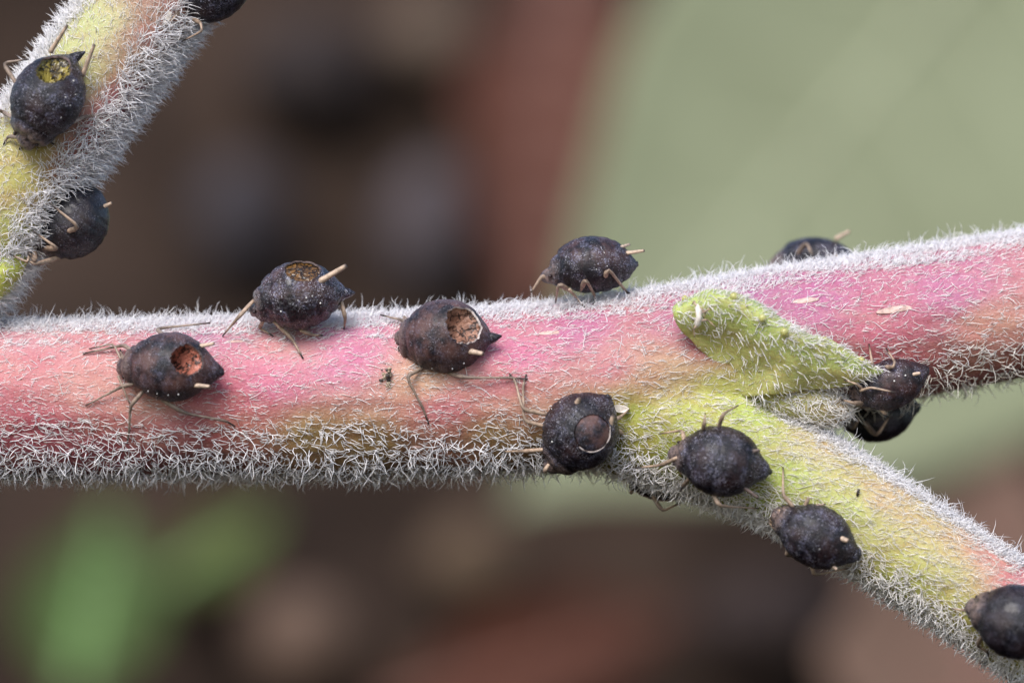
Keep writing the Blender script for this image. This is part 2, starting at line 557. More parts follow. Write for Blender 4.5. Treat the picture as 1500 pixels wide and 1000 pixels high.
V, N, F = fused([MAIN, SIDE])
V = V + N * (0.022 * fnoise(V * np.array((1.2, 4.5, 4.5)), 4, 3) + 0.012 * fnoise(V * np.array((0.5, 7, 7)), 14, 2) + 0.008 * fnoise(V * np.array((6, 14, 14)), 8, 2))[:, None]
px, py = to_px(V)
PIG_SHADE = [(40, 495, (208, 150, 150)), (50, 530, (200, 108, 108)), (110, 565, (208, 142, 126)), (60, 620, (178, 72, 80)), (205, 585, (208, 142, 124)), (150, 650, (172, 78, 80)),
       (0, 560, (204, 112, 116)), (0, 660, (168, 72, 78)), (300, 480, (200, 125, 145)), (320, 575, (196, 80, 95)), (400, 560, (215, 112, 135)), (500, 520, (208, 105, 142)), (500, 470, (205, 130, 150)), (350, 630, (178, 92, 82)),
       (450, 640, (165, 135, 72)), (550, 655, (160, 132, 66)), (430, 500, (205, 140, 130)), (650, 600, (205, 105, 112)), (620, 560, (205, 160, 120)), (650, 650, (180, 120, 92)), (720, 640, (160, 130, 66)), (300, 680, (110, 60, 48)), (600, 690, (110, 70, 45)),  # darkest points along the underside are shade put into the skin colour
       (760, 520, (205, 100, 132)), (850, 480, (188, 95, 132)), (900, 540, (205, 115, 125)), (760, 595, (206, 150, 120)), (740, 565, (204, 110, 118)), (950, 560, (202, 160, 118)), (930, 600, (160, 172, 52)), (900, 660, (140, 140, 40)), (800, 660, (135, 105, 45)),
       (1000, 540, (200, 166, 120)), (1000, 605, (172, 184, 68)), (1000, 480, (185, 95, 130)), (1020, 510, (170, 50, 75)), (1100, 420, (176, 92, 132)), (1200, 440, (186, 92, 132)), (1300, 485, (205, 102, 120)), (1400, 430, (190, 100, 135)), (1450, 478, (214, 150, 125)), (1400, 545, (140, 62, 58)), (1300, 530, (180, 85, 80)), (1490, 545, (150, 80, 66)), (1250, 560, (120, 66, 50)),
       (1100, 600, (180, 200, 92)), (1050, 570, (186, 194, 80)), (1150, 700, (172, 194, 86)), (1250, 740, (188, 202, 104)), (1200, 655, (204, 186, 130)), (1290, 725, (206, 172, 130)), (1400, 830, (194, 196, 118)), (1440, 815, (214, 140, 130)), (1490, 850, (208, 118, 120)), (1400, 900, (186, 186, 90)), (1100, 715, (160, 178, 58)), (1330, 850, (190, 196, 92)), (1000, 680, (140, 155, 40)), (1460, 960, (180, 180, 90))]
idx, T = nearest_axis(V, [MAIN, SIDE])
plant = empty('plant_stem', (0, 0, 0))
tag(plant, 'thick pink hairy stem forking into a pink branch and a yellow-green side branch', 'plant stem')
stem = mesh_obj('stem', V, F, M_SKIN, plant, True, {'skin_tone': skin_tone(px, py, PIG_SHADE, np.where(idx == 1, 0.92, 0.88)[:, None])})
stemV, stemF = V, F

lv, lf = tube_geo(LEFT[0], LEFT[1], 72)
LEFT_N = 72
rep = np.vstack([np.repeat(LEFT[0], LEFT_N, axis=0), LEFT[0][:1], LEFT[0][-1:]])
ln = nrm(lv - rep)
lv = lv + ln * (0.02 * fnoise(lv * 2.5, 5, 3) + 0.008 * fnoise(lv * 9, 6, 2))[:, None]
px, py = to_px(lv)
PIG_L = [(150, 30, (194, 202, 125)), (110, 60, (190, 200, 120)), (120, 110, (186, 190, 105)), (200, 80, (200, 165, 125)), (215, 60, (195, 120, 120)), (180, 140, (196, 100, 112)), (160, 190, (190, 88, 102)), (100, 245, (186, 92, 100)), (130, 220, (190, 120, 110)), (30, 260, (188, 184, 70)), (50, 225, (172, 160, 42)), (20, 330, (185, 190, 90)), (60, 310, (190, 160, 110)), (0, 400, (180, 190, 85)), (230, 20, (195, 150, 120)), (250, 0, (190, 120, 110)), (0, 200, (190, 190, 110))]
branch = empty('hairy_branch', tuple(LEFT[0][30]))
tag(branch, 'slanting yellow-green hairy branch with a pink flank, apart from the forked stem', 'branch')
bstem = mesh_obj('branch_stem', lv - LEFT[0][30], lf, M_SKIN, branch, True, {'skin_tone': skin_tone(px, py, PIG_L, 0.80)})

bvh_main = BVHTree.FromPolygons([tuple(v) for v in stemV], stemF)
bvh_left = BVHTree.FromPolygons([tuple(v) for v in lv], lf)
def hit(px, py):
    d = Vector(at(px, py, 0)) - cam.location
    best = None
    for b in (bvh_main, bvh_left):
        h = b.ray_cast(cam.location, d.normalized())
        if h[0] is not None and (best is None or h[3] < best[3]):
            best = h
    return best

# ------------------------------------------------------------------ leaf bract in the fork, bud, lenticels
def hy(x, yv, d):
    return hit(x, yv)[0].y + d
base_r = [(1036, 514, hy(1036, 514, 0.05)), (1058, 545, hy(1058, 545, 0.06)), (1084, 578, hy(1084, 578, 0.06)), (1126, 577, -1.24), (1185, 569, -1.16), (1245, 561, -1.12), (1287, 552, -1.12)]
mid_r = [(1006, 492, -1.30), (1056, 506, hy(1056, 506, -0.08)), (1098, 534, hy(1098, 534, -0.14)), (1146, 546, -1.40), (1200, 552, -1.32), (1252, 552, -1.24), (1290, 549, -1.16)]
in_r = [(992, 474, -1.40), (1052, 472, -1.50), (1104, 494, -1.58), (1152, 520, -1.56), (1206, 535, -1.44), (1256, 544, -1.30), (1291, 547, -1.18)]
cr_r = [(987, 456, -1.42), (1046, 438, -1.58), (1102, 456, -1.70), (1152, 488, -1.66), (1206, 506, -1.50), (1259, 529, -1.32), (1293, 545, -1.18)]
bk_r = [(993, 444, -1.22), (1048, 427, -1.34), (1109, 444, -1.42), (1159, 478, -1.38), (1212, 499, -1.26), (1263, 525, -1.18), (1293, 544, -1.14)]
BR = np.array([[at(*q) for q in r] for r in (base_r, mid_r, in_r, cr_r, bk_r)])
BR = catmull(BR, 30)
BR = catmull(BR.transpose(1, 0, 2), 70).transpose(1, 0, 2)
nb, mb = BR.shape[:2]
bV = BR.reshape(-1, 3)
e1 = np.gradient(BR, axis=0).reshape(-1, 3)
e2 = np.gradient(BR, axis=1).reshape(-1, 3)
bN = nrm(np.cross(e2, e1))
bN = bN * np.sign((bN @ np.array((0, -1, 0.3))).mean())
bV = bV + bN * (0.05 * fnoise(bV * 3.5, 2, 3))[:, None]
vv = np.repeat(np.linspace(0, 1, nb), mb)
bcol = (lin((184, 186, 112))[None] * (1 - sstep(0.35, 0.6, vv))[:, None] + lin((168, 182, 104))[None] * sstep(0.35, 0.6, vv)[:, None]) * (1 + 0.2 * fnoise(bV * 5, 3, 2))[:, None]
bract = mesh_obj('bract', bV, grid_faces(nb, mb), M_SKIN, plant, True, {'skin_tone': bcol})
so = bract.modifiers.new('thickness', 'SOLIDIFY')
so.thickness = 0.05
so.offset = 0

k = NT('gland_drop')
k.set(Base_Color=(0.62, 0.60, 0.22), Roughness=0.12, Transmission_Weight=0.35, Subsurface_Weight=0.4, Subsurface_Radius=(0.1, 0.1, 0.04), Subsurface_Scale=0.4, Specular_IOR_Level=0.6)
M_DROP = k.m
for gx, gy, gr in ((1003, 437, .045), (1075, 434, .062), (1117, 466, .062), (1149, 486, .062), (1209, 498, .05), (1262, 527, .05), (1040, 431, .03)):
    dv, df = sphere_geo((0, 0, 0), gr, 12, 16)
    o = mesh_obj('gland', dv, df, M_DROP, bract)
    d = np.linalg.norm(bV[:, [0, 2]] - at(gx, gy, -1.5)[[0, 2]], axis=1)
    o.location = tuple(at(gx, gy, bV[d.argmin(), 1] - gr * 1.1))

a0, a1 = at(1118, 575, -0.86), at(1243, 604, -0.80)
ax = nrm(a1 - a0)
t = np.linspace(0, 1, 22)
bp = a0 + (a1 - a0) * t[:, None]
bud_v, bud_f = tube_geo(bp, 0.30 * np.sqrt(np.clip(1 - (np.abs(t - 0.45) / 0.56) ** 2.6, 0.02, 1)), 28)
px, py = to_px(bud_v)
bud = mesh_obj('bud', bud_v, bud_f, M_SKIN, plant, True, {'skin_tone': skin_tone(px, py, [(1150, 580, (180, 184, 96)), (1200, 595, (190, 186, 120)), (1235, 605, (170, 140, 110))])})

M_LENT = plain('lenticel_pale', (0.60, 0.40, 0.34), 0.6, 0.2, 12).m
for lx, ly, la, lb, rot in ((808, 487, 0.20, 0.045, -6), (1180, 440, 0.20, 0.045, -8), (1312, 453, 0.30, 0.05, -12), (345, 500, 0.14, 0.03, 0), (610, 655, 0.10, 0.03, 8)):
    h = hit(lx, ly)
    V0, F0 = sphere_geo((0, 0, 0), (la, lb, 0.009), 10, 18)
    o = mesh_obj('lenticel', V0, F0, M_LENT, plant)
    n = h[1]
    xa = Vector((math.cos(math.radians(rot)), 0, -math.sin(math.radians(rot)))) if rot else Vector((1, 0, 0))
    xa = (xa - n * xa.dot(n)).normalized()
    o.matrix_world = Matrix.Translation(h[0]) @ Matrix((xa, n.cross(xa), n)).transposed().to_4x4()

# small leaf rim at the foot of the slanting branch
lr = np.array([[at(-40, 395, -0.6), at(-5, 378, -0.8), at(22, 374, -0.75), at(38, 382, -0.6)],
               [at(-40, 420, -0.75), at(-5, 402, -0.95), at(16, 396, -0.9), at(30, 396, -0.7)],
               [at(-40, 446, -0.65), at(-8, 436, -0.8), at(6, 424, -0.75), at(22, 408, -0.6)],
               [at(-40, 452, -0.4), at(-8, 440, -0.5), at(6, 428, -0.5), at(24, 410, -0.45)]])
lr = catmull(lr, 18)
lr = catmull(lr.transpose(1, 0, 2), 28).transpose(1, 0, 2)
sV = lr.reshape(-1, 3)
sN = nrm(np.cross(np.gradient(lr, axis=1).reshape(-1, 3), np.gradient(lr, axis=0).reshape(-1, 3)))
sN = sN * np.sign((sN @ np.array((0.2, -1, 0))).mean())
sV = sV + sN * (0.03 * fnoise(sV * 5, 2, 2))[:, None]
leaflet = mesh_obj('leaflet', sV - LEFT[0][30], grid_faces(18, 28), M_SKIN, branch, True, {'skin_tone': np.tile(lin((176, 184, 84)), (len(sV), 1))})
so = leaflet.modifiers.new('thickness', 'SOLIDIFY')
so.thickness = 0.05

# ------------------------------------------------------------------ aphids
def ell(p, c, r):
    q = (p - np.array(c)) / np.array(r)
    k0 = np.linalg.norm(q, axis=-1)
    k1 = np.linalg.norm(q / np.array(r), axis=-1) + 1e-9
    return k0 * (k0 - 1) / k1

def smin(a, b, k):
    h = np.clip(0.5 + 0.5 * (b - a) / k, 0, 1)
    return b + (a - b) * h - k * h * (1 - h)

def body_sdf(p, wy, wz, tail, slim):
    d = ell(p, (0, 0, 0), (0.50, wy, wz))
    d = smin(d, ell(p, (0.36, 0, -0.02), (0.16 + tail, wy * 0.40, wz * 0.42)), 0.09)
    d = smin(d, ell(p, (-0.40, 0, -0.07), (0.18, wy * 0.60 * slim, wz * 0.58 * slim)), 0.03)
    d = smin(d, ell(p, (-0.555, 0, -0.13), (0.10, 0.130 * slim, 0.11 * slim)), 0.025)
    return d

def body_surface(dirs, prm):
    r = np.linspace(0.06, 0.86, 64)
    p = dirs[:, None, :] * r[None, :, None]
    s = body_sdf(p, *prm)
    inside = s < 0
    j = 63 - np.argmax(inside[:, ::-1], axis=1)
    j = np.clip(j, 0, 62)
    a, b = s[np.arange(len(s)), j], s[np.arange(len(s)), j + 1]
    f = np.clip(a / (a - b + 1e-9), 0, 1)
    return r[j] + f * (r[1] - r[0])

def displaced(dirs, rad, seed, wrink):
    p = dirs * rad[:, None]
    x = p[:, 0]
    seg = np.abs(np.sin(np.pi * (x * 7.2 + 0.25 + 0.15 * vnoise(p * 4, seed)))) ** 0.35
    low = sstep(0.25, -0.25, p[:, 2])
    groove = (1 - seg) * (0.020 + 0.03 * low + 0.03 * sstep(-0.2, -0.4, x)) * wrink
    rough = 0.034 * fnoise(p * 3.2 + seed * 1.7, seed, 3) + (0.005 + 0.006 * wrink) * fnoise(p * 17 + seed, seed + 3, 2)
    rough = rough * (0.8 + 1.3 * wrink * sstep(-0.22, -0.45, x) + 0.5 * low * wrink)
    return p * (1 + rough - groove)[:, None]

def limb(name, pts, r0, r1, parent, Minv, mat, knees=True, tip=0.86, sides=7, smooth=True):
    """a jointed leg, feeler or tube through world points; knees keep their bend"""
    P = np.array(pts, float)
    segs = []
    for a, b in zip(P[:-1], P[1:]):
        n = 5
        for q in np.linspace(0, 1, n, endpoint=False):
            segs.append(a + (b - a) * q)
    segs.append(P[-1])
    S = np.array(segs)
    for _ in range(1):
        S[1:-1] = 0.25 * S[:-2] + 0.5 * S[1:-1] + 0.25 * S[2:]
    L = np.concatenate([[0], np.cumsum(np.linalg.norm(np.diff(S, axis=0), axis=1))])
    t = L / L[-1]
    R = r0 + (r1 - r0) * t
    if knees and len(P) > 2:
        j = np.arange(len(S))
        R = np.where(j < 5, r0 * (0.8 + 0.2 * np.sin(np.pi * np.clip(j / 5.0, 0, 1))), r0 * 0.62 + (r1 - r0 * 0.62) * np.clip((j - 5) / max(1, len(S) - 6), 0, 1))
    dark = sstep(tip, tip + 0.06, t) if tip < 1 else np.zeros(len(t))
    if knees and len(P) > 2:
        for i in range(1, len(P) - 1):
            k = np.exp(-((np.arange(len(S)) - 5 * i) / 1.2) ** 2)
            R = R * (1 + 0.28 * k)
            dark = np.maximum(dark, 0.55 * k)
    V, F = tube_geo(S, R, sides)
    dk = np.concatenate([np.repeat(dark, sides), [dark[0], dark[-1]]])
    V = (np.hstack([V, np.ones((len(V), 1))]) @ np.array(Minv).T)[:, :3]
    return mesh_obj(name, V, F, mat, parent, True, {'dark': dk})

APHIDS = []
GROUP = 'aphids on the hairy stems'
def aphid(label, c, L, tail_dir, dorsal, mat, wy=0.42, wz=0.38, tail=0.08, slim=1.0, wrink=1.0, y=None, lift=0.30, hole=None, legs=(), feelers=(), cornicles=(), cauda=None, dots=(), seed=1, legmat=None, cmat=None, res=(76, 120), cat='aphid', lr=0.032, name='aphid'):
    h = hit(*c)
    if y is None:
        y = h[0].y - lift * L * max(0.45, -h[1].y)
    C = at(*c, y)
    X = nrm(np.array(tail_dir, float))
    Z = np.array(dorsal, float)
    Z = nrm(Z - X * (Z @ X))
    Yv = np.cross(Z, X)
    M = Matrix(((X[0], Yv[0], Z[0], C[0]), (X[1], Yv[1], Z[1], C[1]), (X[2], Yv[2], Z[2], C[2]), (0, 0, 0, 1)))
    Mi = M.inverted()
    root = empty(name, M=M)
    tag(root, label, cat, GROUP)
    prm = (wy, wz, tail, slim)
    nu, nv = res
    pole = nrm(np.array(hole['dir'], float)) if hole else np.array((0.0, 0.0, 1.0))
    e1_ = nrm(np.cross(pole, np.array((0.0, 1.0, 0.0))))
    e2_ = np.cross(pole, e1_)
    ph = np.linspace(0, 2 * np.pi, nv, endpoint=False)
    th0 = np.zeros(nv)
    if hole:
        wob = hole.get('jag', 0.05)
        q = np.stack([np.cos(ph), np.sin(ph), 0 * ph], -1)
        th0 = hole['r'] * (1 + wob * fnoise(q * 1.6 + seed, seed, 2) + wob * 0.8 * fnoise(q * 7 + seed, seed + 5, 2))
        if 'squash' in hole:
            th0 = th0 * (1 + hole['squash'] * np.cos(2 * ph))
    def dirs_at(th):
        return (np.cos(th)[..., None] * pole + np.sin(th)[..., None] * (np.cos(ph)[:, None] * e1_ + np.sin(ph)[:, None] * e2_))
    u = np.linspace(0, 1, nu)
    D = np.array([dirs_at(th0 + (np.pi - 0.002 - th0) * max(a, 0.0008 if not hole else 0)) for a in u])
    Df = D.reshape(-1, 3)
    rad = body_surface(Df, prm)
    P = displaced(Df, rad, seed, wrink)
    if hole and hole.get('lip', 0):
        k = np.exp(-np.repeat(u, nv) / 0.02)
        P = P * (1 + hole['lip'] * k)[:, None]
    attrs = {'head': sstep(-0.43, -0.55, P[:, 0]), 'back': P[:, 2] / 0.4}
    F = grid_faces(nu, nv, True)
    F = [f[::-1] for f in F]
    F.append(tuple(range((nu - 1) * nv, nu * nv))[::-1])
    if not hole:
        F.append(tuple(range(nv)))
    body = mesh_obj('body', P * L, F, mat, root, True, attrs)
    if hole:
        rim0 = P.reshape(nu, nv, 3)[0]
        ring = [rim0 * 1.003, rim0 * 0.99 - 0.008 * (rim0 - rim0.mean(0)), rim0 * 0.95, ]
        ring = np.array(ring)
        if not hole.get('lid'):
            mesh_obj('hole_rim', ring.reshape(-1, 3) * L, grid_faces(3, nv, True), hole.get('rim', M_RIM_DARK), body)
        # floor of the hollow shell, a bowl that passes under the torn edge
        ni = 30
        ui = np.linspace(0.01, 1, ni)
        Di = np.array([dirs_at(th0 * 1.16 * a) for a in ui]).reshape(-1, 3)
        ri = body_surface(Di, prm)
        dp = np.repeat(0.955 - hole.get('depth', 0.4) * (1 - ui ** 4), nv)
        Pi = Di * (ri * dp)[:, None] * (1 + 0.07 * fnoise(Di * 6 + seed, seed + 9, 3) * np.repeat(1 - ui ** 4, nv))[:, None]
        Fi = grid_faces(ni, nv, True) + [tuple(range(nv))]
        mesh_obj('cavity', Pi * L, Fi, hole['mat'], body)
        if hole.get('lid'):
            nl = 16
            ul = np.linspace(0.01, 1, nl)
            Dl = np.array([dirs_at(th0 * 0.955 * a) for a in ul]).reshape(-1, 3)
            rl = body_surface(Dl, prm)
            Pl = displaced(Dl, rl, seed + 2, 0.5) * (1.02 - 0.035 * np.repeat(ul, nv) ** 3)[:, None]
            Ve = np.vstack([Pl, Pl.reshape(nl, nv, 3)[-1] * 0.93])
            Fl = [f[::-1] for f in grid_faces(nl + 1, nv, True)] + [tuple(range(nv))]
            mesh_obj('lid', Ve * L, Fl, hole['lidmat'], root, True, {'head': np.zeros(len(Ve)), 'back': np.full(len(Ve), 1.0)})
            a = np.nonzero(np.cos(ph - hole['lid']) > 0.25)[0]
            a = np.roll(a, -int(np.argmax(np.diff(a) > 1) + 1)) if (np.diff(a) > 1).any() else a
            edge = rim0[a] * 1.002
            vv_, ff_ = tube_geo(edge * L, np.clip(0.006 + 0.009 * vnoise(edge * 26, seed), 0.002, 0.02), 6)
            mesh_obj('hole_rim', vv_, ff_, M_RIM, body)
    # eyes
    for sgn in (-1, 1):
        d = nrm(np.array([(-0.54, sgn * 0.135 * slim, -0.09)]))
        q = d[0] * body_surface(d, prm)[0]
        ev, ef = sphere_geo(q * L, 0.024 * L, 7, 9)
        mesh_obj('eye', ev, ef, M_EYE, root)
    def W(pt):
        if len(pt) == 3 and pt[2] is not None:
            hh = hit(pt[0], pt[1])
            yy = min(hh[0].y - pt[2], y + 0.55) if hh else y + 0.1 - pt[2]
        elif len(pt) == 4:
            yy = pt[3]
        else:
            yy = y
        return at(pt[0], pt[1], yy)
    def root_pt(q):
        w = Vector(q)
        lo = Mi @ w
        d = nrm(np.array([[lo.x, lo.y, lo.z]]))
        d[0, 2] = min(d[0, 2], 0.15)
        d = nrm(d)
        r_ = body_surface(d, prm)[0] * L * 0.93
        return np.array(M @ Vector(d[0] * r_))
    for lg in legs:
        pts = [W(p) for p in lg]
        pts[0] = 0.5 * pts[0] + 0.5 * root_pt(pts[0])
        limb('leg', pts, lr, lr * 0.36, root, Mi, legmat or M_LIMB, True, 0.84)
    for lg in feelers:
        pts = [W(p) for p in lg]
        limb('antenna', pts, lr * 0.62, lr * 0.28, root, Mi, legmat or M_LIMB, False, 0.80)
    for (ax_, ay_), (bx_, by_), rr, yo in cornicles:
        # starts on the shell, ends in free air
        A_, B_ = at(ax_, ay_, y - 0.3 * L), at(bx_, by_, y - 0.3 * L)
        o_ = Vector(cam.location)
        dr = (Vector(at(ax_, ay_, y)) - o_).normalized()
        bb = BVHTree.FromPolygons([tuple(M @ Vector(v)) for v in (P * L)[::1]], F) if False else None
        lo = Mi @ o_
        dl = (Mi.to_3x3() @ dr)
        # march along the view ray to the shell in the aphid's own frame
        ts = np.linspace((Vector(C) - o_).length - L, (Vector(C) - o_).length + L, 200)
        pts_ = (np.array(lo)[None] + np.array(dl)[None] * ts[:, None]) / L
        s_ = body_sdf(pts_, *prm)
        inn = np.nonzero(s_ < -0.01)[0]
        yA = (M @ Vector(pts_[inn[0]] * L)).y if len(inn) else (M @ Vector(pts_[s_.argmin()] * L)).y
        A_ = at(ax_, ay_, yA + 0.03)
        B_ = at(bx_, by_, yA + yo)
        limb('cornicle', [A_, A_ * 0.5 + B_ * 0.5, B_], rr * 1.35, rr * 0.85, root, Mi, cmat or M_CORN, False, 0.95, 9)
    if cauda is not None:
        tipd = nrm(np.array([(1.0, 0, -0.05)]))
        q = tipd[0] * body_surface(tipd, prm)[0]
        B_ = np.array(Mi @ Vector(at(*cauda, C[1] + X[1] * 0.55 * L))) / L
        tv, tf = tube_geo(np.array([q * 0.9, 0.5 * q * 0.95 + 0.5 * B_, B_]) * L, np.array((0.085, 0.05, 0.010)) * L, 9)
        mesh_obj('cauda', tv, tf, mat, root, True, {'head': np.zeros(len(tv)), 'back': np.zeros(len(tv))})
    for d in dots:
        d = nrm(np.array([d], float))
        q = d[0] * body_surface(d, prm)[0] * 1.0
        dv, df = sphere_geo(q * L, 0.0105 + 0.003 * math.sin(17 * d[0, 0] + seed), 6, 8)
        mesh_obj('tubercle', dv, df, M_DOT, root)
    APHIDS.append((M, Mi, L, wy, wz))
    return root

def dv(ang, tilt=0.0):
    """direction in the picture plane (degrees, 0 = right, 90 = down the picture) with tilt towards the camera"""
    a = math.radians(ang)
    return (math.cos(a) * math.cos(tilt), -math.sin(tilt), -math.sin(a) * math.cos(tilt))

C_GOLD = cavity_material('cavity_golden', (0.36, 0.29, 0.06), (0.07, 0.045, 0.012), (0.012, 0.008, 0.005), 0.14, 7)
C_RED = cavity_material('cavity_reddish', (0.46, 0.16, 0.11), (0.20, 0.06, 0.035), (0.012, 0.006, 0.005), 0.4, 7)
C_BROWN = cavity_material('cavity_tan_brown', (0.42, 0.22, 0.15), (0.18, 0.085, 0.055), (0.03, 0.015, 0.012), 0.45, 6)
C_AMBER = cavity_material('cavity_amber', (0.20, 0.10, 0.03), (0.06, 0.03, 0.012), (0.012, 0.008, 0.006), 0.12, 7)
flank = lambda s, xs: [(x, s * 0.42, 0.02) for x in xs]

aphid('dark aphid mummy with a round hole showing a golden hollow, on the slanting branch', (70, 142), 1.22, dv(-60, -0.16), (-0.25, -1, 0.12), M_BLACK, 0.43, 0.40, 0.05, 1.12, 1.0,
      hole=dict(dir=(0.62, -0.02, 0.72), r=0.50, jag=0.12, mat=C_GOLD, depth=0.78, lip=0.01, squash=0.06), lift=0.34,
      legs=[[(30, 128), (4, 92, -0.3, -1.35), (42, 87, 0.12)], [(26, 172), (4, 164, 0.2), (-14, 156, 0.05)], [(104, 182), (124, 171, 0.1), (152, 168, 0.06)], [(60, 195), (70, 207, 0.05), (79, 211, 0.03)], [(40, 205), (32, 213, 0.05), (28, 219, 0.02)], [(38, 195), (12, 200, 0.1), (5, 212, 0.02)]],
      cornicles=[((74, 76), (98, 38), 0.028, -0.25), ((121, 111), (138, 66), 0.028, -0.25)], cauda=(125, 76), dots=[(x, -0.40, 0.20) for x in (-0.2, 0.0, 0.16)] + [(0.05, -0.34, 0.30), (0.3, -0.3, 0.25)], seed=11, legmat=M_LIMB_GREY, cmat=M_CORN, cat='aphid mummy')
aphid('black aphid clinging with tan legs under the pink flank of the slanting branch', (108, 326), 1.12, dv(-52, -0.05), (0.72, -0.42, -0.55), M_GLOSS, 0.43, 0.45, 0.03, 1.0, 1.2, y=-0.42, seed=12, lr=0.038,
      legs=[[(84, 338), (118, 334, None, -1.10), (72, 297, None, -1.15)], [(62, 358), (86, 365, None, -1.05), (48, 338, None, -1.12)], [(98, 373), (54, 387, None, -0.98), (34, 380, None, -1.0)], [(46, 362), (52, 384, None, -1.02), (40, 370, None, -1.05)]],
      feelers=[[(44, 372, None, -0.95), (40, 384, None, -1.0), (14, 372, None, -1.02)]],
      cornicles=[((151, 303), (164, 297), 0.024, 0.0)], dots=[(0.2, -0.38, 0.1), (0.05, -0.4, 0.16), (-0.1, -0.4, 0.1), (0.3, -0.3, 0.25), (0.22, -0.3, 0.3)])
aphid('dark bluish aphid perched on the slanting branch near a shrivelled white flake', (312, -16), 1.12, dv(-28, 0.0), (0.45, -0.75, -0.35), M_BLACK, 0.42, 0.42, 0.05, 1.0, 1.0, y=-0.62, seed=13,
      legs=[[(276, 24), (294, 34, None, -0.95), (296, 46, None, -0.98), (266, 61, None, -0.8)], [(270, 10), (258, 22, None, -0.95), (246, 38, None, -0.95)]], dots=[(0.0, -0.4, -0.1)], cauda=(372, -50))
aphid('brown aphid mummy with a jagged hole and reddish cracked hollow, on the red stem', (250, 537), 1.24, dv(5, 0.12), (0.0, -1, 0.34), M_MUMMY, 0.40, 0.38, 0.09, 1.05, 1.0,
      hole=dict(dir=(0.52, 0.02, 0.70), r=0.46, jag=0.14, mat=C_RED, depth=0.78, lip=0.006), lift=0.34, seed=14,
      legs=[[(240, 492), (229, 481, 0.12), (308, 473, 0.06)], [(196, 561), (178, 566, 0.16), (125, 594, 0.03)], [(208, 574), (191, 594, 0.22), (189, 633, 0.08), (186, 649, 0.02)], [(236, 588), (271, 605, 0.2), (331, 616, 0.08), (344, 624, 0.02)], [(192, 512), (181, 505, 0.16), (121, 518, 0.03)], [(184, 530), (178, 520, 0.1), (176, 512, 0.05)]],
      feelers=[[(178, 528, 0.2), (166, 503, 0.25), (131, 511, 0.05)], [(173, 550, 0.2), (182, 572, 0.2), (192, 596, 0.1)]],
      cornicles=[((293, 507), (314, 503), 0.026, 0.05), ((284, 564), (308, 566), 0.027, -0.05)], cauda=(328, 548), dots=[(x, -0.40, 0.12) for x in (-0.22, -0.09, 0.05, 0.18)], legmat=M_LIMB_GREY, cat='aphid mummy')
aphid('wrinkled dark aphid mummy with a glossy amber opening, standing atop the stem', (438, 433), 1.20, dv(-6, 0.05), (0.05, -0.42, 0.92), M_WRINK, 0.40, 0.42, 0.06, 1.0, 1.5, y=-0.95,
      hole=dict(dir=(0.20, -0.16, 0.72), r=0.52, jag=0.1, mat=C_AMBER, depth=0.10, lip=0.012), seed=15,
      legs=[[(370, 440), (348, 466, None, -1.15), (326, 492, 0.02)], [(402, 468), (428, 496, 0.18), (444, 525, 0.03)], [(440, 487), (456, 490, 0.12), (473, 491, 0.08)], [(499, 440), (506, 466, None, -0.95), (504, 482, 0.03)], [(385, 470), (380, 480, 0.1), (400, 492, 0.05)]],
      cornicles=[((467, 413), (507, 389), 0.036, -0.12)], cauda=(520, 429), dots=[(x, -0.36, z) for x, z in ((-0.2, -0.02), (0.02, 0.1), (0.12, 0.12), (0.2, 0.13), (0.3, 0.02))], cat='aphid mummy')
aphid('round brown aphid mummy with a wide hole and tan streaked hollow, on the pink stem', (652, 492), 1.20, dv(2, 0.16), (-0.02, -0.95, 0.42), M_MUMMY, 0.45, 0.44, 0.05, 1.0, 0.8,
      hole=dict(dir=(0.52, 0.02, 0.66), r=0.52, jag=0.12, mat=C_BROWN, depth=0.78, lip=0.012, rim=M_RIM), lift=0.34, seed=16,
      legs=[[(604, 474), (590, 469, 0.2), (557, 461, 0.03)], [(622, 538), (595, 551, 0.2), (620, 598, 0.06), (628, 621, 0.02)], [(656, 549), (682, 553, 0.2), (749, 553, 0.06), (773, 555, 0.02)], [(600, 500), (588, 506, 0.1), (584, 514, 0.03)]],
      feelers=[[(598, 470, 0.25), (592, 462, 0.2), (590, 472, 0.05)]],
      cornicles=[((687, 514), (708, 518), 0.034, -0.05)], cauda=(735, 492), dots=[(-0.1, -0.4, 0.02), (0.12, -0.38, 0.02), (0.25, -0.34, 0.05)], legmat=M_LIMB_GREY, cat='aphid mummy')
aphid('dark brown aphid standing on bent tan legs at the top edge of the stem', (868, 388), 1.16, dv(-2, -0.05), (-0.22, -0.30, 0.95), M_MIX, 0.38, 0.36, 0.05, 1.0, 1.4, y=-0.40, seed=17, lr=0.037,
      legs=[[(806, 406), (793, 405, None, -0.5), (778, 428, None, -0.45)], [(832, 430), (818, 416, None, -0.95), (814, 443, 0.02)], [(850, 426), (858, 409, None, -1.0), (872, 434, 0.08), (869, 449, 0.02)], [(879, 418), (891, 393, None, -0.95), (918, 428, 0.04), (924, 430, 0.02)]],
      feelers=[[(834, 424, None, -0.8), (848, 440, 0.1), (858, 452, 0.03)]],
      cornicles=[((917, 371), (944, 367), 0.024, -0.05), ((907, 363), (922, 358), 0.022, 0.25)], cauda=(929, 393), dots=[(0.02, -0.38, 0.05), (0.16, -0.36, 0.08), (0.14, -0.3, 0.25)])
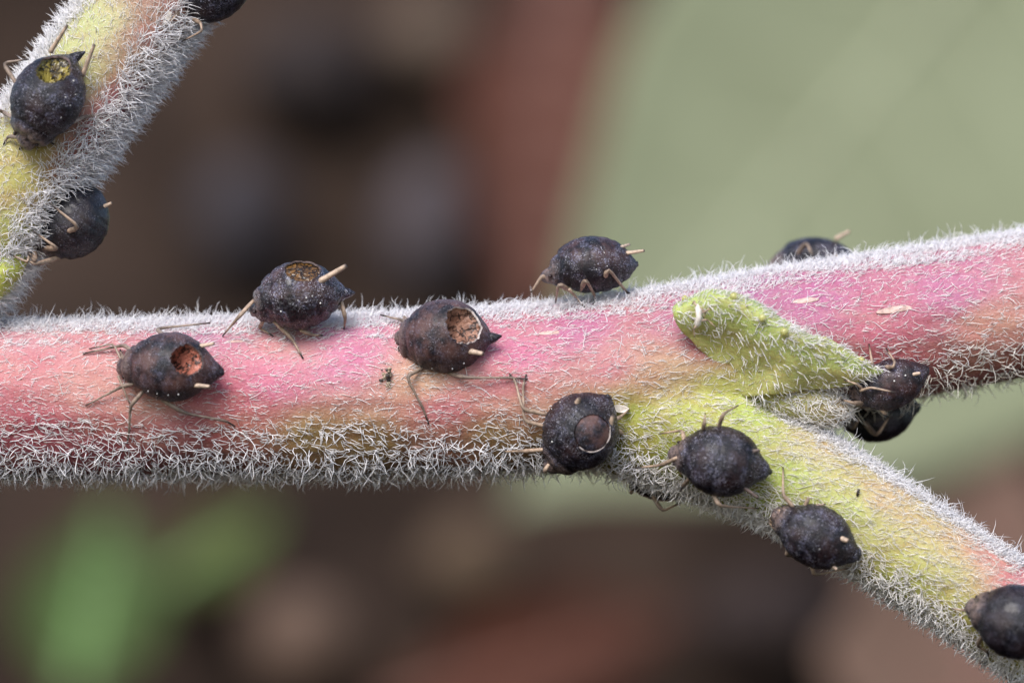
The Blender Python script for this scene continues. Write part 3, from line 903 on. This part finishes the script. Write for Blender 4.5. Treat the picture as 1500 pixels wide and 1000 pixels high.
aphid('round dark aphid mummy with its circular lid still closed, between pink and green skin', (850, 632), 1.14, dv(-50, 0.1), (0.08, -1, 0.1), M_BLACK, 0.48, 0.42, 0.05, 1.05, 1.0,
      hole=dict(dir=(0.20, -0.20, 0.62), r=0.56, jag=0.02, mat=C_BROWN, depth=0.78, lid=1.3, lidmat=M_LID), lift=0.34, seed=18,
      legs=[[(796, 605), (765, 599, 0.3), (755, 558, 0.08), (746, 547, 0.02)], [(796, 624), (767, 616, 0.3), (766, 565, 0.08), (771, 548, 0.02)], [(794, 659), (762, 661, 0.25), (731, 661, 0.03)], [(900, 615), (908, 611, 0.2), (921, 600, 0.08)], [(800, 684), (797, 690, 0.1), (801, 694, 0.04)], [(904, 628), (912, 636, 0.1), (908, 634, 0.04)]],
      cornicles=[((845, 591), (849, 583), 0.034, -0.05), ((894, 622), (898, 609), 0.030, -0.05)], cauda=(890, 577), dots=[(0.0, 0.4, 0.1), (0.12, 0.38, 0.12), (-0.3, 0.2, 0.3)], cat='aphid mummy')
aphid('black matt aphid with pale head on the green skin where the side branch begins', (1056, 675), 1.16, dv(12, 0.05), (0.03, -1, 0.22), M_BLACK, 0.44, 0.38, 0.11, 1.0, 0.7, lift=0.34, seed=19,
      legs=[[(1052, 630), (1060, 605, None, -2.1), (1081, 594, 0.2)], [(1030, 632), (1032, 618, None, -2.0), (1033, 606, 0.22)], [(1002, 648), (1000, 630, 0.25), (966, 635, 0.05)], [(990, 670), (969, 681, 0.3), (931, 685, 0.06)], [(1010, 700), (1000, 712, 0.2), (997, 719, 0.06)], [(1043, 718), (1054, 741, 0.25), (1111, 744, 0.06)]],
      feelers=[[(988, 676, 0.3), (994, 686, 0.3), (1000, 699, 0.2)]],
      cornicles=[((1101, 661), (1113, 659), 0.024, 0.0), ((1090, 714), (1111, 729), 0.022, 0.05)], cauda=(1119, 685), legmat=M_LIMB, cmat=M_CORN_DARK)
aphid('black speckled aphid with stubby pale cornicle at the lower edge of the side branch', (1196, 785), 1.12, dv(27, 0.05), (0.05, -1, -0.12), M_BLACK, 0.40, 0.36, 0.09, 1.0, 0.7, y=-1.62, seed=20,
      legs=[[(1162, 742), (1147, 725, 0.3), (1147, 684, 0.05)], [(1180, 745), (1184, 730, 0.25), (1184, 728, 0.2)], [(1188, 748), (1200, 740, 0.25), (1209, 738, 0.12)], [(1142, 760), (1126, 764, 0.2), (1136, 777, 0.1)], [(1156, 802), (1152, 813, None, -1.5), (1163, 815, None, -1.2)], [(1188, 824), (1193, 842, None, -1.5), (1244, 832, 0.12)]],
      feelers=[[(1146, 752, 0.3), (1140, 746, 0.3), (1150, 752, 0.2)]],
      cornicles=[((1231, 788), (1243, 792), 0.034, -0.04), ((1219, 828), (1226, 834), 0.026, 0.0)], cauda=(1260, 803), dots=[(0.1, -0.1, 0.36), (0.2, 0.34, 0.0)], cmat=M_CORN)
aphid('smooth black rounded aphid on the reddish far end of the side branch', (1490, 911), 1.16, dv(20, 0.0), (0.0, -1, 0.1), M_GLOSS, 0.46, 0.42, 0.05, 0.95, 0.5, lift=0.36, seed=21,
      legs=[[(1440, 893), (1415, 894, 0.35), (1393, 891, 0.06)], [(1444, 925), (1431, 945, 0.3), (1447, 955, 0.15), (1448, 961, 0.1)], [(1445, 872), (1436, 870, 0.3), (1431, 880, 0.2)], [(1450, 868), (1450, 858, 0.3), (1452, 862, 0.2)]])
aphid('blurred dark aphid half hidden beyond the top edge of the upper pink branch', (1195, 376), 1.08, dv(2, 0.0), (0, -0.2, 1), M_BLACK, 0.36, 0.27, 0.04, 0.9, 1.0, y=1.75, seed=22, res=(50, 80),
      legs=[[(1172, 384), (1181, 354, None, 1.2), (1193, 380, None, 1.1)], [(1210, 384), (1222, 372, None, 1.3), (1234, 390, None, 1.2)]], cornicles=[((1224, 350), (1245, 338), 0.028, 0.0)], legmat=M_LIMB)
aphid('slender brown aphid squeezed between the bract tip and the upper pink branch', (1305, 563), 0.98, dv(-22, 0.05), (0.12, -0.92, -0.30), M_MIX, 0.37, 0.36, 0.08, 1.0, 1.0, y=-0.92, seed=23, lr=0.034,
      legs=[[(1290, 540), (1308, 538, None, -1.30), (1311, 530, None, -1.3), (1298, 510, 0.05)], [(1280, 544), (1278, 534, None, -1.3), (1273, 504, 0.05)], [(1264, 590), (1250, 590, None, -1.2), (1232, 585, None, -1.05)], [(1290, 596), (1298, 606, None, -0.9), (1300, 600, None, -0.7)]],
      feelers=[[(1260, 572, None, -1.25), (1276, 567, None, -1.42), (1313, 575, None, -1.46)], [(1262, 568, None, -1.25), (1254, 562, None, -1.4), (1236, 556, None, -1.35)]],
      cornicles=[((1335, 549), (1349, 546), 0.024, -0.03)], cauda=(1347, 538), dots=[(0.15, 0.2, 0.3), (0.24, 0.16, 0.28), (0.05, 0.15, 0.3)])
aphid('shadowy dark aphid with a bent leg hanging below the brown aphid in the fork', (1288, 611), 1.02, dv(-14, 0.0), (0.05, -0.3, -1), M_GLOSS, 0.36, 0.36, 0.10, 0.9, 1.0, y=0.75, seed=24, lr=0.040, res=(50, 80),
      legs=[[(1266, 606), (1284, 640, None, 0.1), (1306, 604, None, 0.0)], [(1256, 612), (1250, 628, None, 0.3), (1262, 606, None, 0.2)]], cauda=(1345, 604))
aphid('shadowy dark aphid hidden under the stem below the pale-headed black aphid', (968, 704), 1.0, dv(8, 0.0), (0.05, 0.3, -1), M_GLOSS, 0.36, 0.28, 0.05, 0.9, 1.0, y=0.35, seed=25, res=(50, 80),
      legs=[[(962, 716), (970, 748, None, -0.2), (998, 735, None, -0.15)], [(934, 712), (924, 722, None, -0.1), (922, 710, None, 0.0)]])

# ------------------------------------------------------------------ small litter on the stems
def chip_geo(n, seed, r):
    V, F = sphere_geo((0, 0, 0), 1, 6, 8)
    V = V * (1 + 0.45 * fnoise(V * 2 + seed * 3.3, seed, 2))[:, None] * np.array(r)
    return V, F
M_SAND = plain('sand_grain', (0.42, 0.33, 0.24), 0.7, 0.4, 30, (0.10, 0.07, 0.05)).m
M_SANDD = plain('dark_grain', (0.05, 0.04, 0.035), 0.7, 0.4, 30).m
h = hit(570, 551)
crumb = empty('soil_crumb', tuple(h[0]))
tag(crumb, 'tiny gritty crumb of tan and black grains stuck on the pink stem', 'crumb')
for i in range(26):
    q = at(570 + rng.normal(0, 5.5), 551 + rng.normal(0, 7), h[0].y - abs(rng.normal(0.05, 0.04)))
    V0, F0 = chip_geo(6, i, rng.uniform(0.014, 0.035, 3))
    o = mesh_obj('grain', V0 + q - np.array(h[0]), F0, M_SAND if i % 3 else M_SANDD, crumb)
h = hit(1256, 722)
V0, F0 = tube_geo(np.array([(-0.01, 0, -0.05), (-0.004, 0, -0.02), (0.004, 0, 0.015), (0.014, 0, 0.05)]), (0.016, 0.022, 0.018, 0.02), 8)
o = mesh_obj('frass_pellet', V0, F0, M_EYE)
o.location = h[0] + h[1] * 0.03
tag(o, 'tiny black dash-shaped speck on the yellow-green side branch', 'speck')
M_FLAKE = plain('pale_flake', (0.74, 0.68, 0.60), 0.6, 0.1, 20, (0.6, 0.5, 0.42)).m
def flake(label, px, py, pts, name='skin_flake', cat='flake', off=0.06):
    h = hit(px, py)
    n = len(pts)
    top = np.array([at(a, b, h[0].y - off - 0.02 * math.sin(i * 2.1)) for i, (a, b) in enumerate(pts)]) - np.array(h[0])
    V = np.vstack([top, top + np.array((0, 0.025, 0))])
    F = [tuple(range(n))[::-1], tuple(range(n, 2 * n))] + [(i, (i + 1) % n, n + (i + 1) % n, n + i) for i in range(n)]
    o = mesh_obj(name, V, F, M_FLAKE, smooth=False)
    o.location = h[0]
    return tag(o, label, cat)
flake('small white papery flake beside the lidded round mummy', 910, 599, [(897, 594), (906, 592), (918, 595), (922, 598), (916, 604), (907, 604), (899, 601)])
flake('shrivelled white flake on the slanting branch beside the bluish aphid', 245, 28, [(247, 16), (252, 18), (250, 28), (244, 36), (238, 39), (241, 28)])
sk = empty('shed_skin', tuple(at(1022, 462, -1.62)))
tag(sk, 'tiny dry shed insect skin clinging to the green bract', 'shed skin')
o0 = at(1022, 462, -1.62)
tv, tf = tube_geo(np.array([at(1021, 446, -1.66), at(1023, 455, -1.72), at(1024, 464, -1.72), at(1022, 474, -1.68), at(1020, 480, -1.62)]) - o0, (0.022, 0.045, 0.04, 0.05, 0.015), 9)
mesh_obj('skin_body', tv, tf, M_FLAKE, sk)
for pts in ([(1024, 450), (1034, 458), (1030, 466)], [(1024, 470), (1036, 468), (1049, 480)], [(1021, 476), (1016, 482), (1018, 494)], [(1020, 448), (1016, 442), (1014, 446)], [(1023, 460), (1036, 455), (1040, 450)]):
    P = np.array([at(a, b, -1.70 + 0.03 * i) for i, (a, b) in enumerate(pts)]) - o0
    limb('leg', P, 0.016, 0.008, sk, np.eye(4), M_LIMB, True, 0.85)
M_LINE = plain('dry_thread', (0.66, 0.6, 0.42), 0.5, 0.1).m

# ------------------------------------------------------------------ plant hairs: thousands, real curved tapering geometry
def sample(V, F, dens_fn, rs):
    tri = []
    for f in F:
        tri.append((f[0], f[1], f[2]))
        if len(f) == 4:
            tri.append((f[0], f[2], f[3]))
    tri = np.array(tri)
    A, B, C = V[tri[:, 0]], V[tri[:, 1]], V[tri[:, 2]]
    cr = np.cross(B - A, C - A)
    area = 0.5 * np.linalg.norm(cr, axis=1)
    n = nrm(cr)
    cen = (A + B + C) / 3
    dens = dens_fn(cen, n)
    cnt = rs.poisson(area * dens)
    i = np.repeat(np.arange(len(tri)), cnt)
    r1, r2 = np.sqrt(rs.random(len(i))), rs.random(len(i))
    P = A[i] * (1 - r1)[:, None] + B[i] * (r1 * (1 - r2))[:, None] + C[i] * (r1 * r2)[:, None]
    return P, n[i]

def hair_obj(name, P, N, T, L, lean, az, curl, droop, rad, tint, parent, rs, off=(0, 0, 0)):
    keep = np.ones(len(P), bool)
    for M, Mi, Ls, wy, wz in APHIDS:
        m = np.array(Mi)
        q = (P @ m[:3, :3].T + m[:3, 3]) / Ls
        keep &= (q[:, 0] / 0.5) ** 2 + (q[:, 1] / wy) ** 2 + (q[:, 2] / wz) ** 2 > 1.05
    P, N, T, L, lean, az, curl, droop, rad, tint = [np.asarray(a)[keep] for a in (P, N, T, L, lean, az, curl, droop, rad, tint)]
    n = len(P)
    T = nrm(T - N * np.sum(T * N, 1, keepdims=True))
    B = np.cross(N, T)
    lat = np.cos(az)[:, None] * T + np.sin(az)[:, None] * B
    d = N * np.cos(lean)[:, None] + lat * np.sin(lean)[:, None]
    bend = nrm(rs.normal(size=(n, 3)))
    K = 5
    pts, dirs = [P - N * 0.01], []
    for k in range(K - 1):
        dirs.append(d)
        pts.append(pts[-1] + d * (L / (K - 1))[:, None])
        b2 = bend + 0.6 * rs.normal(size=(n, 3))
        d = nrm(d + b2 * curl[:, None] - N * droop[:, None])
    dirs.append(d)
    ref = nrm(rs.normal(size=(n, 3)))
    rr = [1.0, 0.95, 0.8, 0.55]
    V = np.zeros((n, 13, 3))
    for k in range(4):
        u = nrm(np.cross(dirs[k], ref))
        w = np.cross(dirs[k], u)
        for s in range(3):
            a = 2 * math.pi * s / 3
            V[:, k * 3 + s] = pts[k] + (u * math.cos(a) + w * math.sin(a)) * (rad * rr[k])[:, None]
    V[:, 12] = pts[4]
    f = []
    for k in range(3):
        for s in range(3):
            s2 = (s + 1) % 3
            f += [(k * 3 + s, k * 3 + s2, k * 3 + 3 + s2), (k * 3 + s, k * 3 + 3 + s2, k * 3 + 3 + s)]
    f += [(9, 10, 12), (10, 11, 12), (11, 9, 12)]
    f = np.array(f)
    idx = (np.arange(n)[:, None, None] * 13 + f[None]).reshape(-1).astype(np.int32)
    me = bpy.data.meshes.new(name)
    me.vertices.add(n * 13)
    me.vertices.foreach_set('co', (V.reshape(-1, 3) - np.array(off)).ravel().astype(np.float32))
    nt = n * len(f)
    me.loops.add(nt * 3)
    me.loops.foreach_set('vertex_index', idx)
    me.polygons.add(nt)
    me.polygons.foreach_set('loop_start', np.arange(nt, dtype=np.int32) * 3)
    me.polygons.foreach_set('use_smooth', np.ones(nt, bool))
    a = me.attributes.new('tint', 'FLOAT', 'POINT')
    a.data.foreach_set('value', np.repeat(tint, 13).astype(np.float32))
    me.update(calc_edges=True)
    me.materials.append(M_HAIR)
    o = bpy.data.objects.new(name, me)
    COL.objects.link(o)
    o.parent = parent
    tag(o, kind='stuff')
    return n

rs = np.random.default_rng(5)
UPS = {0: np.array((0.0, 0, 1.0)), 1: np.array((0.54, 0, 0.84))}
def zones(P, N, idx):
    up = np.where(idx == 0, N @ UPS[0], N @ UPS[1])
    top = sstep(0.73, 0.92, up)
    bot = sstep(-0.30, -0.72, up)
    return up, top, bot
def in_view(P):
    px, py = to_px(P)
    return ((px > -60) & (px < 1560) & (py > -60) & (py < 1060)).astype(float) * 0.92 + 0.08

def dens_main(P, N):
    idx, _ = nearest_axis(P, [MAIN, SIDE])
    up, top, bot = zones(P, N, idx)
    px, py = to_px(P)
    green = sstep(880, 980, px) * sstep(470, 560, py + 0.12 * (1500 - px) * 0)
    d = 400 + 900 * top - 190 * bot + 260 * green * (idx == 1) + 60 * bot * (idx == 1) - 120 * bot * (px > 1240) * (idx == 0)
    back = sstep(0.25, 0.6, N[:, 1])
    return d * (1 - 0.6 * back) * in_view(P)
P, N = sample(stemV, stemF, dens_main, rs)
idx, T = nearest_axis(P, [MAIN, SIDE])
up, top, bot = zones(P, N, idx)
n = len(P)
u1, u2 = rs.random(n), rs.random(n)
mid = 1 - np.maximum(top, bot)
L = (0.05 + 0.12 * u1) * mid + (0.09 + 0.12 * u1) * top + (0.18 + 0.22 * u1) * bot
L = np.where((idx == 1), L * (1.2 - 0.35 * bot), L)
long_ = rs.random(n) < 0.07 * (1 - bot)
L = np.where(long_, L * 1.8 + 0.05, L)
lean = (1.22 + 0.28 * u2) * mid + (0.6 + 0.8 * u2) * top + (0.5 + 0.85 * u2) * bot
az = np.where(rs.random(n) < 0.82, rs.normal(0, 0.3, n), rs.uniform(0, 2 * np.pi, n))
az = np.where(rs.random(n) < bot, rs.uniform(0, 2 * np.pi, n), az) + np.where(idx == 1, 0.3, 0)
curl = 0.11 + 0.22 * u2 + 0.20 * bot + 0.34 * top + 0.12 * (idx == 1)
droop = 0.04 * mid + 0.10 * top + 0.05 * bot
rad = np.where(long_, 0.0065, 0.0032 + 0.0024 * u1) * mid + 0.0065 * top + 0.0090 * bot
px, py = to_px(P)
tint = np.clip(0.25 * mid + 0.35 * sstep(900, 1000, px) * sstep(520, 600, py) * (1 - top) + 0.6 * bot * (px > 1240) * (idx == 0) + rs.normal(0, 0.1, n), 0, 1)  # upper branch's underside hairs tinted darker, their shade put into the colour
cnt = hair_obj('stem_hair', P, N, T, L, lean, az, curl, droop, rad, tint, stem, rs)

LA = np.array((0.58, 0, 0.81))
LR = np.array((0.81, 0, -0.58))
def dens_left(P, N):
    s = N @ LR
    back = sstep(0.25, 0.6, N[:, 1])
    return (330 + 360 * sstep(0.32, 0.66, s) + 300 * sstep(-0.6, -0.88, s)) * (1 - 0.6 * back) * in_view(P)
P, N = sample(lv, lf[:-144] if False else lf, dens_left, rs)
n = len(P)
s = N @ LR
rgt, lft = sstep(0.28, 0.62, s), sstep(-0.6, -0.88, s)
mid = 1 - np.maximum(rgt, lft)
u1, u2 = rs.random(n), rs.random(n)
L = (0.07 + 0.13 * u1) * mid + (0.22 + 0.24 * u1) * rgt + (0.18 + 0.2 * u1) * lft
lean = (1.1 + 0.3 * u2) * mid + (0.3 + 0.7 * u2) * rgt + (0.4 + 0.7 * u2) * lft
az = np.where(rs.random(n) < 0.7, rs.normal(0.5, 0.6, n), rs.uniform(0, 2 * np.pi, n))
T = np.tile(LA, (n, 1))
curl = 0.16 + 0.24 * u2
droop = 0.04 * mid + 0.05 * (1 - mid)
rad = (0.0036 + 0.0026 * u1) * mid + 0.0082 * (1 - mid)
tint = np.clip(0.45 * mid + rs.normal(0.05, 0.1, n), 0, 1)
cnt += hair_obj('branch_hair', P, N, T, L, lean, az, curl, droop, rad, tint, bstem, rs, LEFT[0][30])

def simple_hair(name, V, F, dens, parent, tdir, L0, L1, lean0, lean1, tintv, off=(0, 0, 0), flip=None):
    P, N = sample(V, F, dens, rs)
    if flip is not None:
        sg = np.sign(N @ np.array(flip))
        N = N * np.where(sg == 0, 1, sg)[:, None]
    n = len(P)
    u1, u2 = rs.random(n), rs.random(n)
    return hair_obj(name, P, N, np.tile(np.array(tdir, float), (n, 1)), L0 + (L1 - L0) * u1, lean0 + (lean1 - lean0) * u2, rs.normal(0, 0.8, n), 0.18 + 0.3 * u2, 0.04 + 0 * u1, 0.006 + 0.002 * u1, np.clip(tintv + rs.normal(0, 0.12, n), 0, 1), parent, rs, off)
def dens_br(P, N):
    d = np.linalg.norm(P[:, None, ::2] - BR[-7:, :, ::2].mean(0)[None], axis=2).min(1)
    return 220 + 480 * sstep(0.40, 0.10, d)
cnt += simple_hair('bract_hair', bV, grid_faces(nb, mb), dens_br, bract, (0.9, 0, -0.4), 0.10, 0.30, 1.0, 1.45, 0.3, flip=(0, -1, 0.25))
cnt += simple_hair('bud_hair', bud_v, bud_f, lambda P, N: np.full(len(P), 480.0), bud, tuple(ax), 0.12, 0.26, 1.0, 1.4, 0.35)
cnt += simple_hair('leaflet_hair', sV, grid_faces(18, 28), lambda P, N: np.full(len(P), 300.0), leaflet, (0.8, 0, -0.6), 0.10, 0.25, 0.6, 1.2, 0.3, LEFT[0][30], flip=(0.2, -1, 0))
print('hairs', cnt)
